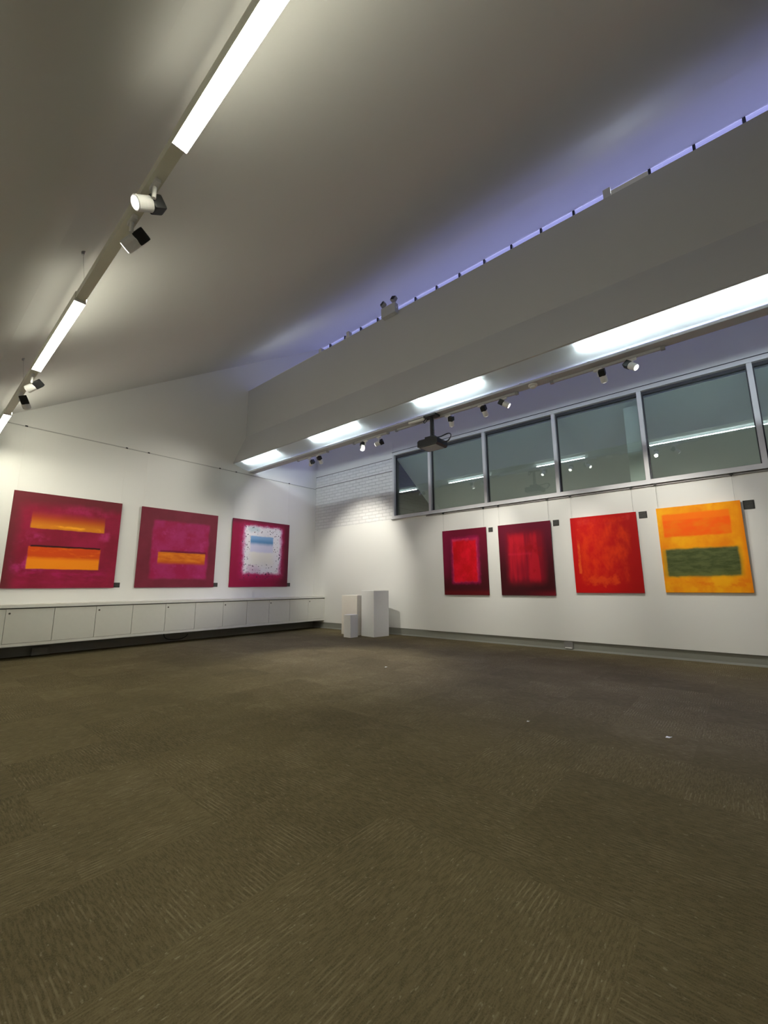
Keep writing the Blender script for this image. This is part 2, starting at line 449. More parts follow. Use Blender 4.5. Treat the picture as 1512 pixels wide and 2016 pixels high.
# opal sheet wrapped under the tubes
bm = nb()
prof = []
for i in range(9):
    t = i / 8; y = -2.868 + t * (0.448); z = 4.43 + t * (4.318 - 4.43) - 0.018 * math.sin(math.pi * t)
    prof.append((y, z))
prof += [(-2.41, 4.335)]
cols = [0.0 + XE * i / 60 for i in range(61)]
grid = []
for x in cols:
    sag = 0.006 * math.sin(x * 2.1) + 0.004 * math.sin(x * 5.3)
    grid.append([bm.verts.new((x, y, z + (sag * math.sin(math.pi * min(i, 8) / 8) if i < 9 else 0))) for i, (y, z) in enumerate(prof)])
for a, b in zip(grid, grid[1:]):
    for k in range(len(prof) - 1): bm.faces.new((a[k], b[k], b[k + 1], a[k + 1]))
o = obj('diffuser_sheet', bm, M_sheet, smooth=True)
tag(o, 'curved opal diffuser sheet running the whole length under the beam lamps', 'light diffuser')
for (a, b, lab) in ((0.36, 1.82, 'glowing fluorescent lamp inside the beam nearest the left wall'),
                    (3.05, 4.50, 'glowing fluorescent lamp inside the beam, second from the left wall'),
                    (5.90, 7.22, 'glowing fluorescent lamp inside the beam just left of and behind the projector mount'),
                    (8.62, 13.2, 'long glowing fluorescent lamp inside the beam at the right edge of the picture')):
    t = thing('fluorescent_lamp', lab, 'lamp', ((a + b) / 2, -2.77, 4.45), 'fluorescent lamps in the beam')
    bm = nb(); tube(bm, [(a + .03, -2.77, 4.452), (b - .03, -2.77, 4.452)], 0.016, 12); part('tube', bm, M_tube, t)
    bm = nb(); box(bm, a, b, -2.79, -2.70, 4.52, 4.595); part('batten', bm, M_white, t)
    for q in (a + .015, b - .015):
        bm = nb(); box(bm, q - .012, q + .012, -2.785, -2.755, 4.43, 4.53); part('lamp_holder', bm, M_white, t)

# uplights on the beam
for (a, b, lab) in ((9.21, 9.66, 'short bright white uplight standing on top of the beam'),
                    (1.1, 2.95, 'cool white uplight lying on top of the beam near its far end')):
    t = thing('uplight', lab, 'lamp', ((a + b) / 2, -2.47, 6.61), 'uplights on the beam')
    bm = nb(); box(bm, a, b, -2.54, -2.42, 6.611, 6.69 if a > 8 else 6.63); part('housing', bm, M_white, t)
    zt = 6.71 if a > 8 else 6.65
    bm = nb(); tube(bm, [(a + .01, -2.47, zt + .01), (b - .01, -2.47, zt + .01)], 0.022 if a > 8 else .009, 12); part('tube', bm, M_up, t)
    bm = nb(); q = a - .10 if a > 8 else b + .005; box(bm, q, q + .095, -2.53, -2.40, 6.611, 6.77 if a > 8 else 6.73); part('end_box', bm, M_alu, t)
bm = nb(); box(bm, 3.90, 3.98, -2.545, -2.45, 6.63, 6.76); box(bm, 3.88, 4.0, -2.549, -2.545, 6.60, 6.66)
tag(obj('bracket', bm, M_alu), 'small metal bracket clipped on the beam top above the far lamp', 'bracket')

# emergency light
t = thing('emergency_light', 'twin headed emergency light box fixed on the top edge of the beam', 'emergency light', (5.2, -2.62, 6.53))
bm = nb(); box(bm, 5.02, 5.38, -2.66, -2.551, 6.53, 6.74); part('housing', bm, M_housing and M_beam, t, bevel=.008)
for x, a in ((5.06, -.5), (5.33, .35)):
    bm = nb(); box(bm, -.055, .055, -.05, .03, -.05, .05)
    bmesh.ops.rotate(bm, verts=bm.verts, cent=(0, 0, 0), matrix=Matrix.Rotation(a, 3, 'Y') @ Matrix.Rotation(-.3, 3, 'X'))
    bmesh.ops.translate(bm, verts=bm.verts, vec=(x, -2.62, 6.83)); h = part('lamp_head', bm, M_grey, t, bevel=.014)
    bm = nb(); box(bm, -.042, .042, -.056, -.049, -.038, .038)
    bmesh.ops.rotate(bm, verts=bm.verts, cent=(0, 0, 0), matrix=Matrix.Rotation(a, 3, 'Y') @ Matrix.Rotation(-.3, 3, 'X'))
    bmesh.ops.translate(bm, verts=bm.verts, vec=(x, -2.62, 6.83)); part('lens', bm, M_dark, h)
    bm = nb(); tube(bm, [(x, -2.60, 6.73), (x, -2.60, 6.80)], .014, 10); part('swivel', bm, M_white, t)
bm = nb(); tube(bm, [(5.385, -2.61, 6.64), (5.375, -2.61, 6.64)], .02, 12); part('screw', bm, M_white, t)

# smoke detector
t = thing('smoke_detector', 'round white smoke detector on the soffit of the beam right of the projector', 'smoke detector', (7.85, -2.335, 4.275))
bm = nb(); tube(bm, [(7.85, -2.335, 4.274), (7.85, -2.335, 4.255), (7.85, -2.335, 4.245)], [.068, .068, .055], 28); part('base', bm, M_white, t)
bm = nb(); tube(bm, [(7.85, -2.335, 4.245), (7.85, -2.335, 4.225), (7.85, -2.335, 4.215)], [.042, .042, .03], 20); part('sensor_cap', bm, M_white, t)

# ------------------------------------------------------------------ tracks and spotlights
TRK = ((1.95, 3.06, 'short white lighting track under the beam nearest the left wall'),
       (3.87, 4.87, 'white lighting track under the beam, second from the left wall'),
       (5.05, 7.58, 'white lighting track under the beam running behind the projector pole'),
       (8.10, 9.57, 'white lighting track under the beam at its right end'))
for a, b, lab in TRK:
    t = thing('lighting_track', lab, 'lighting track', ((a + b) / 2, -2.262, 4.26), 'lighting tracks under the beam')
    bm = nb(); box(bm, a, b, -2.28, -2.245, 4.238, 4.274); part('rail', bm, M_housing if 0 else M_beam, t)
    for q in (a + .02, b - .02):
        bm = nb(); box(bm, q - .025, q + .025, -2.285, -2.24, 4.228, 4.273); part('end_cap', bm, M_grey, t)

bm = nb(); tube(bm, [(0, 0, -.10), (0, 0, -.095), (0, 0, 0.0), (0, 0, .008)], [.043, .047, .047, .04], 28); body_me = obj('lamp_body', bm, M_white)
bm = nb(); tube(bm, [(0, 0, -.1035), (0, 0, -.098)], .036, 24); lens_me = obj('lens', bm, M_lens)
bm = nb(); box(bm, -.044, .044, -.044, .044, .0, .085); sink_me = obj('heat_sink', bm, M_black, bevel=.014)
bm = nb(); tube(bm, [(0, 0, 0.0), (0, 0, -.11)], .013, 12); stem_me = obj('stem', bm, M_white)
bm = nb(); box(bm, -.055, .055, -.016, .016, -.03, 0.0); adap_me = obj('track_adapter', bm, M_white, bevel=.003)
protos = (adap_me, stem_me, body_me, sink_me, lens_me)
used = []
def spotlight(loc, target, label, group, energy, size=0.95, blend=0.7, scale=1.0, col=SPOT_C, lens=None):
    loc = Vector(loc); t = thing('spotlight', label, 'spotlight', loc, group)
    piv = Vector((0.0, 0, -.115)) * scale
    d = (Vector(target) - (loc + piv)).normalized()
    rot = Vector((0, 0, -1)).rotation_difference(d).to_matrix().to_4x4()
    side = d.cross(Vector((0, 0, 1)))
    side = side.normalized() if side.length > 1e-3 else Vector((1, 0, 0))
    mats = {}
    for p in protos:
        c = p if not used else p.copy()
        if used: C.objects.link(c)
        c.parent = t
        if p in (adap_me, stem_me): mt = Matrix.Diagonal((scale, scale, scale, 1))
        else: mt = Matrix.Translation(piv + side * .058 * scale) @ rot @ Matrix.Diagonal((scale, scale, scale, 1))
        c.matrix_local = mt
    used.append(1)
    ld = bpy.data.lights.new('spot_beam', 'SPOT'); ld.energy = energy; ld.color = col
    ld.spot_size = size; ld.spot_blend = blend; ld.shadow_soft_size = 0.03
    lo = bpy.data.objects.new('spot_beam', ld); C.objects.link(lo); lo.parent = t
    lo.matrix_local = Matrix.Translation(piv + side * .058 * scale + d * .125 * scale) @ rot
    return t
G1 = 'spotlights on the beam tracks'
TZ = 4.238
spots = [
 ((2.40, -2.262, TZ), (-.90, .29, -.33), 'leftmost black backed spotlight under the beam, nearest the left wall', 60, 1.1),
 ((2.70, -2.262, TZ), (-.22, .69, -.69), 'black backed spotlight second from the left under the beam, tilted at the corner', 300, 1.25),
 ((4.22, -2.262, TZ), (.16, -.30, -.94), 'spotlight under the beam with its round lit lens pointing down into the room', 420, 1.0),
 ((4.60, -2.262, TZ), (-.87, -.38, -.33), 'spotlight under the beam pointing left at the paintings on the left wall', 330, 1.0),
 ((6.26, -2.262, TZ), (-.30, .61, -.74), 'spotlight hanging straight down just right of the projector pole', 170, 1.1),
 ((6.92, -2.262, TZ), (-.03, .70, -.71), 'spotlight tilted at the dark red painting, between projector and smoke detector', 175, 1.1),
 ((7.33, -2.262, TZ), (.77, .30, -.57), 'spotlight left of the smoke detector with its lens turned to the right', 170, 1.2),
 ((8.76, -2.262, TZ), (.02, .70, -.71), 'black backed spotlight right of the smoke detector, tilted at the wall', 185, 1.15),
 ((9.19, -2.262, TZ), (.70, -.26, -.66), 'rightmost spotlight under the beam with a bright round lens', 70, 1.0),
]
for loc, tg, lab, e, s in spots:
    spotlight(loc, tuple(Vector(loc) + Vector((0, 0, -.115)) + 4 * Vector(tg)), lab, G1, e, s)

# ------------------------------------------------------------------ suspended linear light
def fy(x): return -7.622 - 0.0125 * (x - 1.9)
LZ = 3.75
t = thing('linear_light', 'long suspended white light rail with bright strips hanging near the left', 'light fitting', (5.5, fy(5.5), LZ))
def seg(bm, x0, x1, hw, z0, z1, lo=None):
    vs = []; lo = -hw if lo is None else lo
    for x in (x0, x1):
        for (dy, z) in ((lo, z0), (hw, z0), (hw, z1), (lo, z1)):
            vs.append(bm.verts.new((x, fy(x) + dy, z)))
    for f in ((0, 1, 2, 3), (7, 6, 5, 4), (0, 4, 5, 1), (1, 5, 6, 2), (2, 6, 7, 3), (3, 7, 4, 0)):
        bm.faces.new([vs[i] for i in f])
LIT = ((0.5, 1.92), (3.88, 5.73), (7.77, 9.68))
DIM = ((1.92, 3.88), (5.73, 7.77), (9.68, 13.2))
for a, b in LIT:
    bm = nb(); seg(bm, a, b, .043, LZ + .012, LZ + .085); seg(bm, a, b, -.041, LZ - .001, LZ + .012, -.043)
    h = part('lamp_housing', bm, M_housing, t)
    bm = nb(); seg(bm, a + .012, b - .012, .043, LZ + .001, LZ + .0115, -.041); part('diffuser', bm, M_linear, h)
    bm = nb(); seg(bm, a + .03, b - .03, .035, LZ + .0855, LZ + .092); part('added_up_glow', bm, M_added_up, h)  # added glow strip on the housing top, there to brighten the ceiling
    bm = nb(); seg(bm, a + .012, b - .012, .047, LZ + .03, LZ + .06, .0435); part('added_side_glow', bm, M_added_side, h)  # added glow strip on one side only, lights the rising ceiling
    for q in (a, b - .012):
        bm = nb(); seg(bm, q, q + .012, .043, LZ - .004, LZ + .012); part('end_cap', bm, M_white, h)
for a, b in DIM:
    bm = nb(); seg(bm, a, b, .036, LZ + .02, LZ + .085); part('rail', bm, M_housing, t)
for x in (3.12, 5.86, 9.7, 13.1):
    y = fy(x) - .05; zc = ceil_z(y)
    bm = nb(); tube(bm, [(x, y + .04, LZ + .085), (x, y, zc)], .0014, 6); part('suspension_wire', bm, M_grey, t)
    bm = nb(); tube(bm, [(x, y, zc + .01), (x, y, zc - .03)], [.017, .01], 12); part('ceiling_cup', bm, M_grey, t)
G2 = 'spotlights on the suspended light rail'
for x, tg, lab, e in ((7.42, (.01, -.83, -.55), 'spotlight with a bright lens on the suspended rail, closest to the near lamp strip', 30),
                      (7.02, (-.64, -.47, -.61), 'black and white spotlight on the suspended rail, just below the lit one', 80),
                      (3.68, (-.61, -.59, -.53), 'small spotlight on the suspended rail just under the middle lamp strip', 60),
                      (2.92, (-.81, .40, -.42), 'small spotlight showing its black back, above the far lamp strip', 70)):
    p0 = Vector((x, fy(x), LZ + .017))
    spotlight(p0, tuple(p0 + Vector((0, 0, -.115)) + 4 * Vector(tg)), lab, G2, e, 1.3, .9, 1.0)

# ------------------------------------------------------------------ projector
px, py = 5.98, -2.375
t = thing('projector', 'black ceiling projector hanging from a pole under the beam', 'projector', (px, py, 3.70))
bm = nb(); box(bm, px - .12, px + .14, py - .09, py + .07, 4.235, 4.273); part('mounting_plate', bm, M_dark, t, bevel=.006)
bm = nb(); box(bm, px - .022, px + .022, py - .022, py + .022, 3.86, 4.24); part('pole', bm, M_dark, t, bevel=.004)
bm = nb(); box(bm, px - .10, px + .10, py - .09, py + .09, 3.80, 3.855)
box(bm, px - .15, px + .16, py - .015, py + .015, 3.79, 3.812); part('bracket', bm, M_dark, t, bevel=.006)
bm = nb(); prism(bm, [(px - .21, 3.665), (px - .17, 3.655), (px + .19, 3.655), (px + .22, 3.68), (px + .22, 3.765), (px + .18, 3.79), (px - .17, 3.79), (px - .21, 3.77)], py - .17, py + .17, 'y')
b = part('body', bm, M_dark, t, bevel=.006)
bm = nb(); box(bm, px - .15, px + .17, py - .135, py + .135, 3.645, 3.656); part('base_panel', bm, M_grey, b, bevel=.003)
bm = nb(); tube(bm, [(px - .205, py + .04, 3.72), (px - .232, py + .04, 3.72)], .035, 20); part('lens', bm, M_black, b)
def arc(pts, n=8):
    out = []
    P = [Vector(p) for p in pts]; P = [P[0]] + P + [P[-1]]
    for i in range(1, len(P) - 2):
        for k in range(n):
            s = k / n
            a0, a1, a2, a3 = P[i - 1], P[i], P[i + 1], P[i + 2]
            out.append(0.5 * ((2 * a1) + (a2 - a0) * s + (2 * a0 - 5 * a1 + 4 * a2 - a3) * s * s + (3 * a1 - a0 - 3 * a2 + a3) * s ** 3))
    out.append(P[-2]); return out
for dy, r in ((0, .009), (.02, .006)):
    bm = nb(); tube(bm, arc([(px + .03, py + dy, 4.2), (px + .035, py + dy, 4.0), (px + .05, py + dy, 3.87), (px + .16, py + dy, 3.83), (px + .34, py + dy, 3.85), (px + .40 - dy, py + dy, 3.80), (px + .33, py + dy, 3.72), (px + .21, py + dy, 3.72)]), r, 8)
    part('cable', bm, M_black, t, smooth=True)
bm = nb(); tube(bm, arc([(px - .12, py, 4.25), (px - .16, py - .02, 4.19), (px - .13, py - .02, 4.16), (px - .07, py, 4.24)]), .008, 8); part('cable', bm, M_black, t, smooth=True)
tag(bx('cable_box', M_white, (5.47, 5.83, -2.40, -2.35, 4.235, 4.274), bevel=.004), 'small white cable box under the beam left of the projector mount', 'cable box')

# ------------------------------------------------------------------ hanging rails and hangers
tag(obj('picture_rail', (lambda b: (box(b, 0.0, 0.012, YB, -0.02, 4.205, 4.22), b)[1])(nb()), M_raill), 'thin picture rail along the left wall above the three paintings', 'picture rail')
tag(obj('picture_rail', (lambda b: (box(b, 0.0, 3.12, -0.026, -0.012, 4.236, 4.25), b)[1])(nb()), M_rail), 'thin picture rail on the painted brick beside the window', 'picture rail')
tag(obj('picture_rail', (lambda b: (box(b, 4.22, XE, -0.072, -0.05, 2.878, 2.90), b)[1])(nb()), M_rail), 'dark picture rail under the window sill above the red and yellow paintings', 'picture rail')

# ------------------------------------------------------------------ paintings
def rect(k, U, V, u0, u1, v0, v1, soft=.02, wob=None, amt=.02, st=None, sb=None):
    st = soft if st is None else st; sb = soft if sb is None else sb
    if wob is not None:
        d = k.math('MULTIPLY', k.math('SUBTRACT', wob, 0.5), amt * 2)
        U = k.math('ADD', U, d); V = k.math('ADD', V, d)
    a = k.ss(U, u0 - soft, u0 + soft); b = k.ss(U, u1 - soft, u1 + soft, 1.0, 0.0)
    c = k.ss(V, v0 - st, v0 + st); d = k.ss(V, v1 - sb, v1 + sb, 1.0, 0.0)
    return k.math('MULTIPLY', k.math('MULTIPLY', a, b), k.math('MULTIPLY', c, d))
def M2(k, a, b): return k.math('MULTIPLY', a, b)
def base_nt(name):
    k = NT(name, 0.6, 0.2); s = k.sep(k.uv()); U = s[0]; V = k.math('SUBTRACT', 1.0, s[1])
    vec = k.xyz(U, V)
    weave = k.noise(vec, 160.0, 2.0)
    k.bump(weave, .15, .002)
    return k, U, V, vec
def blot(k, vec, scale, a, b, off=0.0, detail=4.0, sx=1.0, sy=1.0):
    s = k.sep(vec)
    v = k.xyz(k.math('ADD', k.math('MULTIPLY', s[0], sx), off), k.math('MULTIPLY', s[1], sy), off)
    return k.ss(k.noise(v, scale, detail, .6), a, b)

def paint1():
    k, U, V, vec = base_nt('paint_crimson_two_orange_bars'); w = k.noise(vec, 9.0, 4.0)
    c = k.mix(blot(k, vec, 3.0, .35, .7), (0.21, 0.008, 0.028), (0.30, 0.010, 0.050))
    edge = rect(k, U, V, .07, 1.05, .12, 1.1, .07, w, .04)
    c = k.mix(k.math('SUBTRACT', 1.0, edge), c, (0.135, 0.018, 0.026))
    m = M2(k, rect(k, U, V, .07, .34, .44, .84, .05, w, .06), blot(k, vec, 6, .45, .7, 2.0)); c = k.mix(m, c, (0.46, 0.03, 0.17))
    m = M2(k, rect(k, U, V, .40, .90, .11, .20, .04, w, .05), blot(k, vec, 5, .42, .7, 5.0)); c = k.mix(M2(k, m, .7), c, (0.42, 0.02, 0.11))
    m = M2(k, rect(k, U, V, .80, .90, .36, .46, .03, w, .04), blot(k, vec, 8, .35, .6, 3.0)); c = k.mix(M2(k, m, .8), c, (0.46, 0.03, 0.15))
    m = M2(k, rect(k, U, V, .10, .90, .81, .93, .06, w, .05), blot(k, vec, 5, .4, .7, 9.0, 4, 1, 3)); c = k.mix(M2(k, m, .6), c, (0.45, 0.01, 0.12))
    b1 = rect(k, U, V, .17, .84, .235, .375, .008, w, .008, .06, .006)
    oc = k.mix(k.ss(V, .24, .36), (0.42, 0.055, 0.010), (0.60, 0.19, 0.008))
    oc = k.mix(k.math('MULTIPLY', rect(k, U, V, .2, .8, .335, .355, .01, w, .02), blot(k, vec, 4, .4, .6)), oc, (0.85, 0.36, 0.015))
    c = k.mix(b1, c, oc)
    b2 = rect(k, U, V, .175, .825, .565, .80, .008, w, .006, .005, .006)
    oc = k.mix(k.ss(V, .66, .71), (0.60, 0.060, 0.004), (0.84, 0.24, 0.004))
    oc = k.mix(M2(k, blot(k, vec, 7, .5, .75, 1.0, 4, 1, 3), .5), oc, (0.85, 0.20, 0.004))
    c = k.mix(b2, c, oc)
    c = k.mix(rect(k, U, V, .19, .82, .552, .570, .006, w, .008, .004, .004), c, (0.035, 0.006, 0.006))
    k.color(c); return k.m
def paint2():
    k, U, V, vec = base_nt('paint_magenta_one_orange_bar'); w = k.noise(vec, 8.0, 4.0)
    c = k.mix(blot(k, vec, 3, .35, .7), (0.155, 0.016, 0.032), (0.20, 0.022, 0.045))
    inner = rect(k, U, V, .15, .885, .15, .89, .022, w, .02)
    ic = k.mix(blot(k, vec, 4.5, .35, .65), (0.33, 0.008, 0.065), (0.38, 0.022, 0.125))
    ic = k.mix(M2(k, blot(k, vec, 8, .55, .7, 4.0), .6), ic, (0.44, 0.035, 0.17))
    c = k.mix(inner, c, ic)
    c = k.mix(M2(k, rect(k, U, V, .26, .86, .53, .56, .012, w, .008), .75), c, (0.12, 0.004, 0.014))
    b = rect(k, U, V, .235, .85, .555, .70, .009, w, .008, .006, .022)
    oc = k.mix(blot(k, vec, 7, .35, .7, 2.0, 4, 1, 4), (0.62, 0.13, 0.006), (0.78, 0.23, 0.010))
    oc = k.mix(k.ss(V, .64, .71), oc, (0.5, 0.06, 0.01))
    c = k.mix(b, c, oc); k.color(c); return k.m
def paint3():
    k, U, V, vec = base_nt('paint_splattered_white_centre'); w = k.noise(vec, 9.0, 4.0)
    c = k.mix(k.ss(U, .6, 1.0), (0.30, 0.006, 0.05), (0.11, 0.010, 0.025))
    c = k.mix(k.ss(V, .0, .10, 1.0, 0.0), c, (0.15, 0.012, 0.035))
    c = k.mix(rect(k, U, V, .15, .88, .07, .87, .07, w, .05), c, (0.44, 0.012, 0.10))
    pale = rect(k, U, V, .19, .85, .09, .80, .035, w, .05)
    c = k.mix(pale, c, (0.75, 0.42, 0.66))
    white = rect(k, U, V, .215, .825, .10, .79, .022, w, .045)
    c = k.mix(white, c, (0.88, 0.86, 0.90))
    c = k.mix(rect(k, U, V, .30, .70, .48, .68, .07, w, .04), c, (0.88, 0.85, 0.79))
    c = k.mix(M2(k, rect(k, U, V, .3, .7, .34, .48, .02, w, .02), .8), c, (0.66, 0.66, 0.86))
    c = k.mix(M2(k, rect(k, U, V, .26, .44, .09, .17, .04, w, .05), .6), c, (0.35, 0.52, 0.58))
    b = rect(k, U, V, .30, .70, .235, .355, .010, w, .012, .012, .035)
    c = k.mix(b, c, k.mix(k.ss(V, .25, .34), (0.24, 0.43, 0.70), (0.10, 0.27, 0.52)))
    c = k.mix(M2(k, rect(k, U, V, .27, .46, .70, .80, .06, w, .09), .5), c, (0.55, 0.20, 0.45))
    ring = k.math('SUBTRACT', rect(k, U, V, .14, .87, .07, .90, .03), rect(k, U, V, .29, .71, .21, .66, .025))
    for sc, th, off, col in ((30, .24, 0.0, (0.08, 0.02, 0.06)), (21, .19, 3.3, (0.03, 0.03, 0.06))):
        vn = k.n.new('ShaderNodeTexVoronoi'); vn.inputs['Scale'].default_value = sc
        s = k.sep(vec); k.put(vn.inputs['Vector'], k.xyz(k.math('ADD', s[0], off), s[1], off))
        dots = k.ss(vn.outputs['Distance'], th - .05, th + .05, 1.0, 0.0)
        cs = k.sep(vn.outputs['Color']); keep = k.math('GREATER_THAN', cs[0], 0.32)
        c = k.mix(M2(k, M2(k, dots, keep), k.math('MULTIPLY', ring, .9)), c, col)
    k.color(c); return k.m
def paint4():
    k, U, V, vec = base_nt('paint_bright_red_block_on_crimson'); w = k.noise(vec, 14.0, 5.0)
    c = k.mix(k.ss(V, .0, .9), (0.14, 0.002, 0.020), (0.055, 0.001, 0.005))
    c = k.mix(M2(k, k.ss(U, .0, .3, 1.0, 0.0), k.ss(V, .5, .9, 1.0, 0.0)), c, (0.18, 0.002, 0.032))
    c = k.mix(k.math('MULTIPLY', k.ss(V, .9, .97), .5), c, (0.16, 0.001, 0.004))
    c = k.mix(rect(k, U, V, .19, .84, .12, .83, .03, w, .03), c, (0.27, 0.003, 0.055))
    hl = rect(k, U, V, .225, .80, .145, .81, .008, w, .03)
    c = k.mix(M2(k, hl, k.math('ADD', .25, M2(k, blot(k, vec, 8, .4, .62, 3.0), .6))), c, (0.62, 0.03, 0.10))
    inner = rect(k, U, V, .245, .77, .175, .80, .02, w, .03)
    ic = k.mix(blot(k, vec, 4, .35, .7), (0.52, 0.0, 0.004), (0.75, 0.001, 0.020))
    c = k.mix(inner, c, ic); k.color(c); return k.m
def paint5():
    k, U, V, vec = base_nt('paint_dark_red_soft_stripes'); w = k.noise(vec, 6.0, 4.0)
    c = k.mix(k.ss(V, .0, .8), (0.12, 0.002, 0.018), (0.045, 0.001, 0.004))
    c = k.mix(M2(k, k.ss(V, .9, 1.0), k.ss(U, .3, 1.0)), c, (0.16, 0.002, 0.012))
    c = k.mix(rect(k, U, V, .17, .85, .14, .82, .09, w, .03), c, (0.24, 0.001, 0.014))
    st = blot(k, vec, 5.0, .4, .62, 1.5, 2.0, 1.6, .18)
    inner = rect(k, U, V, .20, .80, .16, .80, .05, w, .03)
    c = k.mix(M2(k, inner, st), c, (0.46, 0.003, 0.016))
    c = k.mix(M2(k, inner, blot(k, vec, 4.0, .52, .7, 4.0)), c, (0.30, 0.0, 0.006))
    c = k.mix(M2(k, rect(k, U, V, .18, .62, .42, .44, .02, w, .02), .4), c, (0.62, 0.01, 0.05))
    k.color(c); return k.m
def paint6():
    k, U, V, vec = base_nt('paint_scarlet_brushed'); w = k.noise(vec, 9.0, 4.0)
    c = k.mix(k.ss(U, .3, 1.0), (0.50, 0.001, 0.001), (0.36, 0.001, 0.001))
    inner = rect(k, U, V, .12, .86, .05, .86, .05, w, .06)
    m = M2(k, inner, blot(k, vec, 6.0, .36, .68, 2.2, 12.0, 1.2, .8)); c = k.mix(M2(k, m, .75), c, (0.68, 0.036, 0.0))
    m = M2(k, rect(k, U, V, .14, .66, .80, .89, .02, w, .10), blot(k, vec, 5, .3, .5, 6.0)); c = k.mix(M2(k, m, .85), c, (0.66, 0.045, 0.003))
    m = M2(k, rect(k, U, V, .08, .12, .15, .75, .008, w, .02), blot(k, vec, 6, .4, .6, 3.0)); c = k.mix(M2(k, m, .7), c, (0.75, 0.10, 0.01))
    m = M2(k, rect(k, U, V, .1, .95, .02, .12, .03, w, .05), blot(k, vec, 6, .5, .7, 8.0)); c = k.mix(M2(k, m, .5), c, (0.62, 0.04, 0.03))
    k.color(c); return k.m
def paint7():
    k, U, V, vec = base_nt('paint_yellow_orange_and_green_blocks'); w = k.noise(vec, 8.0, 5.0)
    c = k.mix(blot(k, vec, 3.0, .3, .7), (0.90, 0.36, 0.001), (0.80, 0.22, 0.0))
    c = k.mix(k.math('MULTIPLY', blot(k, vec, 2.2, .5, .65, 6.0), .8), c, (0.92, 0.42, 0.004))
    c = k.mix(k.ss(U, .93, 1.0, 0.0, .6), c, (0.78, 0.18, 0.0))
    a = rect(k, U, V, .065, .865, .085, .355, .014, w, .012)
    ac = k.mix(blot(k, vec, 4.0, .35, .65, 2.0, 4, 1, 2), (0.93, 0.11, 0.0), (0.88, 0.17, 0.0))
    ac = k.mix(k.ss(V, .15, .17, 1.0, 0.0), ac, (0.92, 0.17, 0.0))
    c = k.mix(a, c, ac)
    g0 = rect(k, U, V, .015, .93, .50, .82, .03, w, .02)
    c = k.mix(M2(k, g0, .7), c, (0.36, 0.24, 0.012))
    g = rect(k, U, V, .06, .905, .50, .815, .016, w, .016)
    gc = k.mix(blot(k, vec, 7.0, .35, .65, 1.0, 6, 1, 3.5), (0.050, 0.066, 0.018), (0.095, 0.115, 0.040))
    gc = k.mix(M2(k, k.ss(V, .72, .82), .5), gc, (0.14, 0.15, 0.03))
    c = k.mix(g, c, gc)
    c = k.mix(M2(k, rect(k, U, V, .1, .98, .86, .93, .02, w, .08), M2(k, blot(k, vec, 5, .52, .6, 4.0, 4, 1, 2), .6)), c, (0.80, 0.17, 0.0))
    k.color(c); return k.m

def canvas(front_pts_axis, a0, a1, z0, z1, mat, side_col, label, group):
    """stretched canvas on a wall, leaning out a little at the top, with its own UVs on the front"""
    D0, D1 = .030, .055
    bm = nb(); uvl = bm.loops.layers.uv.new('UVMap')
    back = 0.004
    off = 0.05 if front_pts_axis == 'x' else 0.0
    def P(a, z, d):
        return (a, -off - d, z) if front_pts_axis == 'x' else (d, a, z)
    F = [bm.verts.new(P(a0, z0, D0 + back)), bm.verts.new(P(a1, z0, D0 + back)), bm.verts.new(P(a1, z1, D1 + back)), bm.verts.new(P(a0, z1, D1 + back))]
    B = [bm.verts.new(P(a0, z0, back)), bm.verts.new(P(a1, z0, back)), bm.verts.new(P(a1, z1, D1 - D0 + back)), bm.verts.new(P(a0, z1, D1 - D0 + back))]
    f = bm.faces.new(F); 
    for l, q in zip(f.loops, ((0, 0), (1, 0), (1, 1), (0, 1))): l[uvl].uv = q
    bm.faces.new(B[::-1]).material_index = 1
    for i in range(4):
        j = (i + 1) % 4
        q = bm.faces.new((F[j], F[i], B[i], B[j])); q.material_index = 0
        e = ((0, 0), (1, 0), (1, 1), (0, 1))
        for l, v in zip(q.loops, (F[j], F[i], B[i], B[j])):
            vi = F.index(v) if v in F else B.index(v); l[uvl].uv = e[vi]
    ctr = P((a0 + a1) / 2, z0, 0)
    bmesh.ops.recalc_face_normals(bm, faces=bm.faces)
    t = thing('painting', label, 'painting', ctr, group)
    part('canvas', bm, mat, t, fix=False).data.materials.append(M_white)
    bm = nb()
    p0 = P(a0 + .03, z0 + .03, 0.001); p1 = P(a1 - .03, z1 - .03, D0 * .5)
    lo = [min(p, q) for p, q in zip(p0, p1)]; hi = [max(p, q) for p, q in zip(p0, p1)]
    # stretcher bars behind the canvas
    if front_pts_axis == 'x':
        box(bm, a0 + .02, a1 - .02, -off - .026, -off - .0005, z0 + .01, z0 + .05)
    else:
        box(bm, .0005, .026, a0 + .02, a1 - .02, z0 + .01, z0 + .05)
    part('stretcher_bar', bm, M_lam, t)
    return t
GL, GR = 'paintings on the left wall', 'paintings under the window'
PL = [(-7.17, -5.405, paint1(), 'large crimson canvas with two orange bars on the left wall'),
      (-5.01, -3.235, paint2(), 'magenta canvas with a single orange bar, middle of the left wall'),
      (-2.82, -1.03, paint3(), 'crimson edged canvas with a white speckled centre and a blue bar')]
for a, b, m, lab in PL:
    canvas('y', a, b, 1.195, 2.967, m, None, lab, GL)
PR_ = [(4.70, 5.815, .99, 2.46, paint4(), 'narrow crimson canvas with a bright red block, leftmost under the window'),
       (6.10, 7.205, .995, 2.458, paint5(), 'very dark red canvas with soft vertical glow, second under the window'),
       (7.585, 8.69, 1.052, 2.456, paint6(), 'plain scarlet brushed canvas, third under the window'),
       (8.993, 10.098, 1.065, 2.47, paint7(), 'yellow canvas with an orange block above a green block')]
for a, b, z0, z1, m, lab in PR_:
    canvas('x', a, b, z0, z1, m, None, lab, GR)

